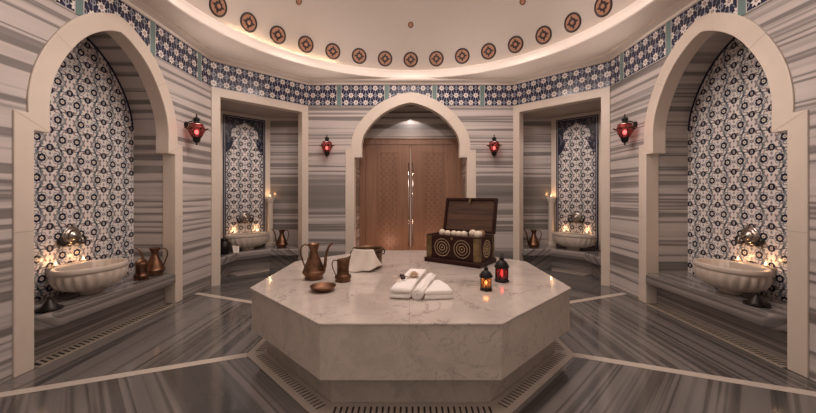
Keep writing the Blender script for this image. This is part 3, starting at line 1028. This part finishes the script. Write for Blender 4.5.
# soap balls
balls = [(-.225,-.02,.036,0),(-.150,-.035,.033,0),(-.085,-.02,.033,0),(-.022,-.03,.033,0),(.045,-.045,.036,0),(.108,.03,.041,0),(.178,.085,.038,1),(.205,-.05,.042,0)]
names = ['cream soap ball at the left end of the row in the chest','second cream soap ball from the left in the chest','third cream soap ball from the left in the chest','fourth cream soap ball from the left in the chest','fifth soap ball, last of the small cream ones in the chest','larger cream soap ball just left of the brown one in the chest','brown soap ball between two larger cream ones in the chest','larger cream soap ball at the right end of the chest']
for (x,y,r_,k),lab in zip(balls,names):
    p = cc + rotc @ Vector((x+.022,y,CH-.030+r_))
    m = MB().lathe([(r_*math.sin(PI*j/14), -r_*math.cos(PI*j/14)) for j in range(1,14)], 24, fn=lambda q,z: 1+.018*math.cos(q*8))
    tag(m.build('soap_ball', M['soapB'] if k else M['soap'], None, p, rnd.uniform(0,1)), lab, 'soap', 'soap balls in the chest')

# ------------------------------------------------------------------ lanterns on the platform
def make_lantern(loc, sc, glass, label, n, strength, col):
    o = thing('candle_lantern', loc, label, 'lantern', 'candle lanterns on the platform', .3)
    S = Matrix.Scale(sc,4)
    MB().lathe([(.046,0),(.050,.004),(.050,.012),(.044,.018),(.042,.022)], n, S, smooth=False).build('base', M['iron'], o)
    MB().lathe([(.0405,.022),(.0405,.095)], n, S, smooth=False, cap0=False, cap1=False).build('glass', glass, o)
    fr = MB()
    for i in range(n):
        a = 2*PI*i/n
        x, y = .042*math.cos(a), .042*math.sin(a)
        fr.tube([(x,y,.02),(x,y,.098)], .0032, 6, S)
    fr.lathe([(.041,.092),(.046,.094),(.046,.100),(.041,.100)], n, S, smooth=False, close=True)
    fr.build('frame', M['iron'], o)
    MB().lathe([(.050,.099),(.051,.103),(.045,.116),(.036,.132),(.022,.144),(.016,.147),(.016,.158),(.019,.160),(.017,.166),(.006,.170),(.005,.176),(.002,.178)], n*2, S).build('cap', M['iron'], o)
    MB().tube([Vector((.012*math.cos(2*PI*i/12),0,.182+.012*math.sin(2*PI*i/12)))*1 for i in range(13)], .0022, 6, S).build('ring', M['iron'], o)
    cn = MB().lathe([(.017,.020),(.018,.022),(.018,.036),(.002,.037)], 16, S); cn.build('candle', M['wax'], o)
    MB().lathe([(.002,.037),(.0075,.046),(.009,.055),(.005,.070),(.0008,.084)], 10, S).build('flame', M['flame'], o)
    l = bpy.data.lights.new('lantern_glow','POINT'); l.energy = strength*.33; l.color = col; l.shadow_soft_size = .015
    lo = bpy.data.objects.new('lantern_glow', l); COL.objects.link(lo); lo.location = (loc[0],loc[1],loc[2]+.062*sc)
    return o
make_lantern(onslab(486,290), .98, M['amber'], 'small black lantern with amber glass and lit candle, nearer of the two', 6, .35, (1,.6,.3))
make_lantern(onslab(501.7,281.3), 1.16, M['red'], 'larger black lantern with dark red glass, behind the amber one', 8, .6, (1,.45,.25))

# ------------------------------------------------------------------ wall lanterns
def make_sconce(loc, rot, label):
    o = thing('wall_lantern', loc, label, 'wall lamp', 'red glass wall lanterns', rot)
    # local -y into the room; lantern axis 0.14 m off the wall
    A = Matrix.Translation((0,-.125,0)) @ Matrix.Scale(.95,4)
    n = 6
    MB().lathe([(.004,-.195),(.010,-.188),(.012,-.178),(.006,-.170),(.030,-.160),(.040,-.140),(.046,-.105),(.050,-.098)], 24, A).build('bottom_cup', M['iron'], o)
    MB().lathe([(.046,-.100),(.086,.0)], n, A, smooth=False, cap0=False, cap1=False).build('glass', M['redS'], o)
    fr = MB()
    for i in range(n):
        a = 2*PI*i/n
        fr.tube([(.048*math.cos(a),.048*math.sin(a),-.10),(.094*math.cos(a),.094*math.sin(a),.0)], .0045, 6, A)
        fr.tube([(.094*math.cos(a),.094*math.sin(a),.0),(.126*math.cos(a),.126*math.sin(a),.016)], [.012,.008], 6, A)
    fr.lathe([(.092,-.004),(.104,-.002),(.106,.006),(.094,.008)], n, A, smooth=False, close=True)
    fr.build('frame', M['copper2'], o)
    MB().lathe([(.092,.006),(.072,.058)], n, A, smooth=False, cap0=False, cap1=False).build('upper_glass', M['redS'], o)
    MB().lathe([(.096,.008),(.078,.060),(.060,.070),(.040,.078),(.030,.088),(.028,.10),(.036,.108),(.038,.118),(.034,.132),(.018,.142),(.008,.150),(.006,.165),(.010,.172),(.004,.186)][1:], 24, A).build('cap', M['iron'], o)
    MB().tube([(0,0,.060),(0,-.04,.085),(0,-.085,.095),(0,-.12,.092)], .007, 8).build('bracket', M['iron'], o)
    MB().lathe([(.035,0),(.035,.008),(.022,.014)], 20, Matrix.Translation((0,0,.055)) @ Matrix.Rotation(R(90),4,'X')).build('wall_plate', M['iron'], o)
    MB().ball((0,0,-.035), .022, 14, 1.3, A).build('bulb', M['bulb'], o)
    l = bpy.data.lights.new('wall_lantern_glow','POINT'); l.energy = .45; l.color = (1,.62,.5); l.shadow_soft_size = .03
    lo = bpy.data.objects.new('wall_lantern_glow', l); COL.objects.link(lo)
    Rz = Matrix.Rotation(rot,4,'Z')
    lo.location = Vector(loc) + Rz @ Vector((0,-.145,.03))
    # added fill spot by the lantern, aimed up to brighten the soffit
    l = bpy.data.lights.new('wall_lantern_uplight','SPOT'); l.energy = 6.5; l.color = (1,.80,.70); l.shadow_soft_size = .04
    l.spot_size = R(125); l.spot_blend = .7
    lo = bpy.data.objects.new('wall_lantern_uplight', l); COL.objects.link(lo)
    lo.location = Vector(loc) + Rz @ Vector((0,-.19,.19))
    lo.rotation_euler = (Rz @ Vector((0,-.9,1))).to_track_quat('-Z','Y').to_euler()
    return o
make_sconce((-HX,3.93,1.955), R(90), 'red glass wall lantern on the left wall between archway and corner niche')
make_sconce((-1.30,BY,1.955), 0, 'red glass wall lantern on the back wall left of the door arch')
make_sconce((1.295,BY,1.955), 0, 'red glass wall lantern on the back wall right of the door arch')
make_sconce((HX,3.93,1.955), R(-90), 'red glass wall lantern on the right wall between archway and corner niche')

# ------------------------------------------------------------------ towels and sprig
def folded(name, poly_fn, label, layers, L, W, rot, loc, tl):
    pass
def towel_layers(L, W, nl, tl, wobble=.004):
    """folded towel along +y, width W, nl layers, fold on the -x side; cross section rounded"""
    m = MB()
    for k in range(nl):
        z0 = k*tl; prof = []
        r_ = tl/2
        for i in range(9):
            a = R(90 + 180*i/8); prof.append((-W/2 + r_ + r_*math.cos(a), z0 + r_ + r_*.96*math.sin(a)))
        for i in range(9):
            a = R(270 + 180*i/8); prof.append((W/2 - r_ + r_*math.cos(a), z0 + r_ + r_*.96*math.sin(a)))
        n = len(prof); ny = 14; vs = []; fs = []
        for j in range(ny+1):
            y = L*j/ny
            e = min(1, min(j, ny-j)/1.2 + .62)
            for (x,z) in prof:
                zc = z0 + r_
                wv = wobble*math.sin(y*13+k*1.7+x*9)
                vs.append((x + .004*math.sin(y*11+k*2), y + .006*math.sin(x*22+k), max(0.0005, zc + (z-zc)*e + (wv if k else 0))))
        for j in range(ny):
            for i in range(n):
                q = (i+1)%n; fs.append((j*n+i, j*n+q, (j+1)*n+q, (j+1)*n+i))
        fs.append(list(range(n))[::-1]); fs.append([ny*n+i for i in range(n)])
        m.add(vs, fs, True)
    return m
t1 = towel_layers(.66, .142, 2, .036).build('folded_towel', M['towel'], None, (-.073,2.26,HS), R(-12))
tag(t1, 'long folded white towel on the platform, carrying a dried flower sprig', 'towel')
sp = MB(); path = []
for i in range(70):
    q = i/69*2*PI*3.1
    path.append(((.006+.0092*q/(2*PI))*math.cos(q), (.006+.0092*q/(2*PI))*math.sin(q)))
rr_ = .0045
vs = []; fs = []; Lr = .50; ny = 10
outl = []
for i in range(len(path)):
    a = path[max(i-1,0)]; b = path[min(i+1,len(path)-1)]
    tx, tz = b[0]-a[0], b[1]-a[1]; l = math.hypot(tx,tz); outl.append((path[i][0]-tz/l*rr_, path[i][1]+tx/l*rr_, path[i][0]+tz/l*rr_, path[i][1]-tx/l*rr_))
sec = [(o_[0],o_[1]) for o_ in outl] + [(o_[2],o_[3]) for o_ in outl[::-1]]
n = len(sec)
for j in range(ny+1):
    for (x,z) in sec: vs.append((x*1.08 + .003*math.sin(j*.9), Lr*j/ny, z*1.05 + .0375))
for j in range(ny):
    for i in range(n):
        q = (i+1)%n; fs.append((j*n+i,j*n+q,(j+1)*n+q,(j+1)*n+i))
fs.append(list(range(n))[::-1]); fs.append([ny*n+i for i in range(n)])
sp.add(vs, fs, True)
t2 = sp.build('rolled_towel', M['towel'], None, (.040,2.245,HS), R(-14))
tag(t2, 'narrow rolled white towel lying between the two folded towels', 'towel')
# wedge-shaped folded towel
w = MB(); pw = [(.089,2.238),(.283,2.262),(.268,2.40),(.222,2.54),(.20,2.55),(.172,2.535)]
cx_ = sum(p[0] for p in pw)/len(pw); cy_ = sum(p[1] for p in pw)/len(pw)
for k in range(2):
    s_ = 1 - .02*k
    w.prism([((p[0]-cx_)*s_ , (p[1]-cy_)*s_) for p in pw], k*.031+.0008, k*.031+.031)
t3 = w.build('folded_towel', M['towel'], None, (cx_,cy_,HS), 0, bevel=.014)
for p in t3.data.polygons: p.use_smooth = True
tag(t3, 'wedge-shaped folded white towel on the right of the towel group', 'towel')
# sprig
fx = Vector((.000, 2.60, HS+.0745))
f = thing('dried_flower_sprig', fx, 'dried flower sprig with dark berries resting on the long folded towel', 'flower')
fl_ = MB()
for ring_, (n_, r_, tilt, s_) in enumerate(((7,.030,25,.024),(6,.020,48,.021),(4,.010,70,.016))):
    for i in range(n_):
        a = 2*PI*i/n_ + ring_*.4
        Mp = Matrix.Translation((.026+r_*math.cos(a)*.7, -.02+r_*math.sin(a)*.7, .010+ring_*.008)) @ Matrix.Rotation(a,4,'Z') @ Matrix.Rotation(R(-tilt),4,'Y')
        fl_.lathe([(s_*math.sin(PI*j/8), -.004*math.cos(PI*j/8)) for j in range(1,8)], 12, Mp, 1, .8)
fl_.build('blossom', M['petal'], f)
MB().tube(catmull([(.01,-.02,.004),(-.03,-.035,.006),(-.075,-.045,.006),(-.115,-.05,.006)],5), .0028, 6).tube(catmull([(-.03,-.035,.006),(-.05,-.08,.007),(-.066,-.13,.006)],5), .0025, 6).build('stem', M['stem'], f)
for (x,y) in ((-.072,-.038),(-.056,-.052),(-.062,-.118),(-.05,-.105)):
    MB().ball((x,y,.013), .013, 12).build('berry', M['berry'], f)
for (x,y,a) in ((-.115,-.05,2.9),(-.09,-.16,4.0),(-.02,-.062,4.4)):
    Mp = Matrix.Translation((x,y,.008)) @ Matrix.Rotation(a,4,'Z')
    MB().lathe([(.020*math.sin(PI*j/8), -.004*math.cos(PI*j/8)) for j in range(1,8)], 12, Mp, 1, .45).build('leaf', M['petal'], f)

# ------------------------------------------------------------------ bronze incense stands, pot, small cloth
for sgn, side in ((-1,'left'),(1,'right')):
    o = thing('incense_burner', (sgn*2.69,2.53 if sgn < 0 else 2.645,BZ), 'black bell-shaped burner on a round plate at the near end of the %s archway bench' % side, 'burner', 'black bell-shaped burners')
    MB().lathe([(.002,0),(.060,0),(.076,.006),(.082,.014),(.079,.017),(.066,.011),(.05,.010)], 36).build('plate', M['bronze'], o)
    MB().lathe([(.060,.009),(.057,.018),(.044,.034),(.031,.052),(.020,.068),(.012,.076),(.008,.081),(.012,.087),(.012,.093),(.006,.099),(.002,.101)], 32).build('bell_lid', M['bronze'], o)
o = thing('round_pot', (-2.70,4.915,BZ), 'dark round pot behind the frame edge on the left corner niche bench', 'pot')
MB().lathe([(.002,0),(.055,0),(.062,.006),(.088,.05),(.098,.10),(.090,.150),(.066,.182),(.058,.190),(.060,.204),(.066,.210),(.060,.212),(.052,.19)], 36).build('body', M['bronze'], o)
MB().lathe([(.058,.208),(.050,.222),(.02,.232),(.010,.236),(.012,.246),(.003,.252)], 28).build('lid', M['bronze'], o)
m = MB(); vs = []; fs = []
for j in range(9):
    for i in range(7):
        u, v = i/6, j/8
        vs.append((-.055+.11*u - .03*v*(1-u), -.05*(1-v)**1.5 + .010*math.sin(u*7), .003+.165*v - .02*u*v))
for j in range(8):
    for i in range(6): fs.append((j*7+i,j*7+i+1,(j+1)*7+i+1,(j+1)*7+i))
m.add(vs, fs, True)
for _v in m.v: _v *= .66
cw = m.build('face_cloth', M['cloth'], None, (-2.565,5.005,BZ), R(25))
q = cw.modifiers.new('Solidify','SOLIDIFY'); q.thickness = .010
tag(cw, 'small white cloth propped between the dark pot and the left corner basin', 'cloth')

# ------------------------------------------------------------------ lights
def area(name, loc, rot, size, energy, col, shape='DISK'):
    l = bpy.data.lights.new(name,'AREA'); l.shape = shape; l.size = size; l.energy = energy; l.color = col
    o = bpy.data.objects.new(name,l); COL.objects.link(o); o.location = loc; o.rotation_euler = rot; return o
WARM = (1,.83,.755)
area('dome_lamp', (0,CY,4.75), (0,0,0), 1.6, 54, WARM)  # overhead fill added at the apex, no fitting hangs there
def spot(name, loc, tgt, energy, ang, col, soft=.04, blend=.6):
    l = bpy.data.lights.new(name,'SPOT'); l.energy = energy; l.spot_size = R(ang); l.spot_blend = blend; l.color = col; l.shadow_soft_size = soft
    o = bpy.data.objects.new(name,l); COL.objects.link(o); o.location = loc
    o.rotation_euler = (Vector(tgt)-Vector(loc)).to_track_quat('-Z','Y').to_euler(); return o
for k in range(8):
    a = R(45*k); r_ = 1.98
    spot('dome_spot', (r_*math.sin(a), CY+r_*math.cos(a), 3.74), (r_*.55*math.sin(a), CY+r_*.55*math.cos(a), 0), 16, 95, WARM)
for k in range(8):
    # further spots, added without fittings, to wash the upper walls opposite
    a = R(45*k); d = Vector((math.sin(a), math.cos(a), 0))
    spot('dome_spot', Vector((0,CY,3.58)) - d*1.6, Vector((0,CY,2.42)) + d*2.6, 96, 58, WARM, .06, .9)
for sgn in (-1,1):
    # extra unseen spots added to light the niches from across the hall
    spot('dome_spot', (-sgn*1.5,3.0,3.45), (sgn*3.06,3.04,1.35), 95, 26, (1,.84,.74), .06, .8)
    mid = Vector((sgn*(HX+BX)/2, (SY+BY)/2, 0)); rc = R(45) if sgn < 0 else R(-45)
    p = mid + Vector((-math.sin(rc),math.cos(rc),0))*.8
    spot('dome_spot', (-sgn*1.1,2.0,3.5), (p.x,p.y,1.45), 110, 12, (1,.84,.74), .06, .8)
    q = mid + Vector((-math.sin(rc),math.cos(rc),0))*.28
    spot('niche_lamp', (q.x,q.y,2.46), (q.x,q.y,0), 8, 140, WARM)
spot('door_lamp', (0,BY+.14,2.55), (0,BY+.30,0), 6, 130, (1,.78,.62))
for x in (-.38,.38):
    l = bpy.data.lights.new('door_floor_lamp','POINT'); l.energy = 1.6; l.color = (1,.58,.40); l.shadow_soft_size = .03
    o = bpy.data.objects.new('door_floor_lamp', l); COL.objects.link(o); o.location = (x,BY+.25,.35)

w = bpy.data.worlds.new('dim hall'); SC.world = w; w.use_nodes = True
bg = w.node_tree.nodes['Background']; bg.inputs[0].default_value = (.55,.44,.38,1); bg.inputs[1].default_value = .7

# ------------------------------------------------------------------ camera and colour
cam = bpy.data.cameras.new('camera'); co = bpy.data.objects.new('camera', cam); COL.objects.link(co)
co.location = (0,0,CAMZ); co.rotation_euler = (R(90),0,0)
cam.sensor_width = 36; cam.lens = 36*340/816
cam.shift_x = -2.7/816; cam.shift_y = -12/816
cam.clip_start = .02
SC.camera = co
vs_ = SC.view_settings
vs_.view_transform = 'Standard'; vs_.look = 'None'; vs_.gamma = 1; vs_.use_curve_mapping = False
vs_.exposure = .52
SC.cycles.use_denoising = True
SC.cycles.max_bounces = 12
SC.cycles.diffuse_bounces = 8
SC.cycles.transparent_max_bounces = 12
SC.cycles.sample_clamp_indirect = 6
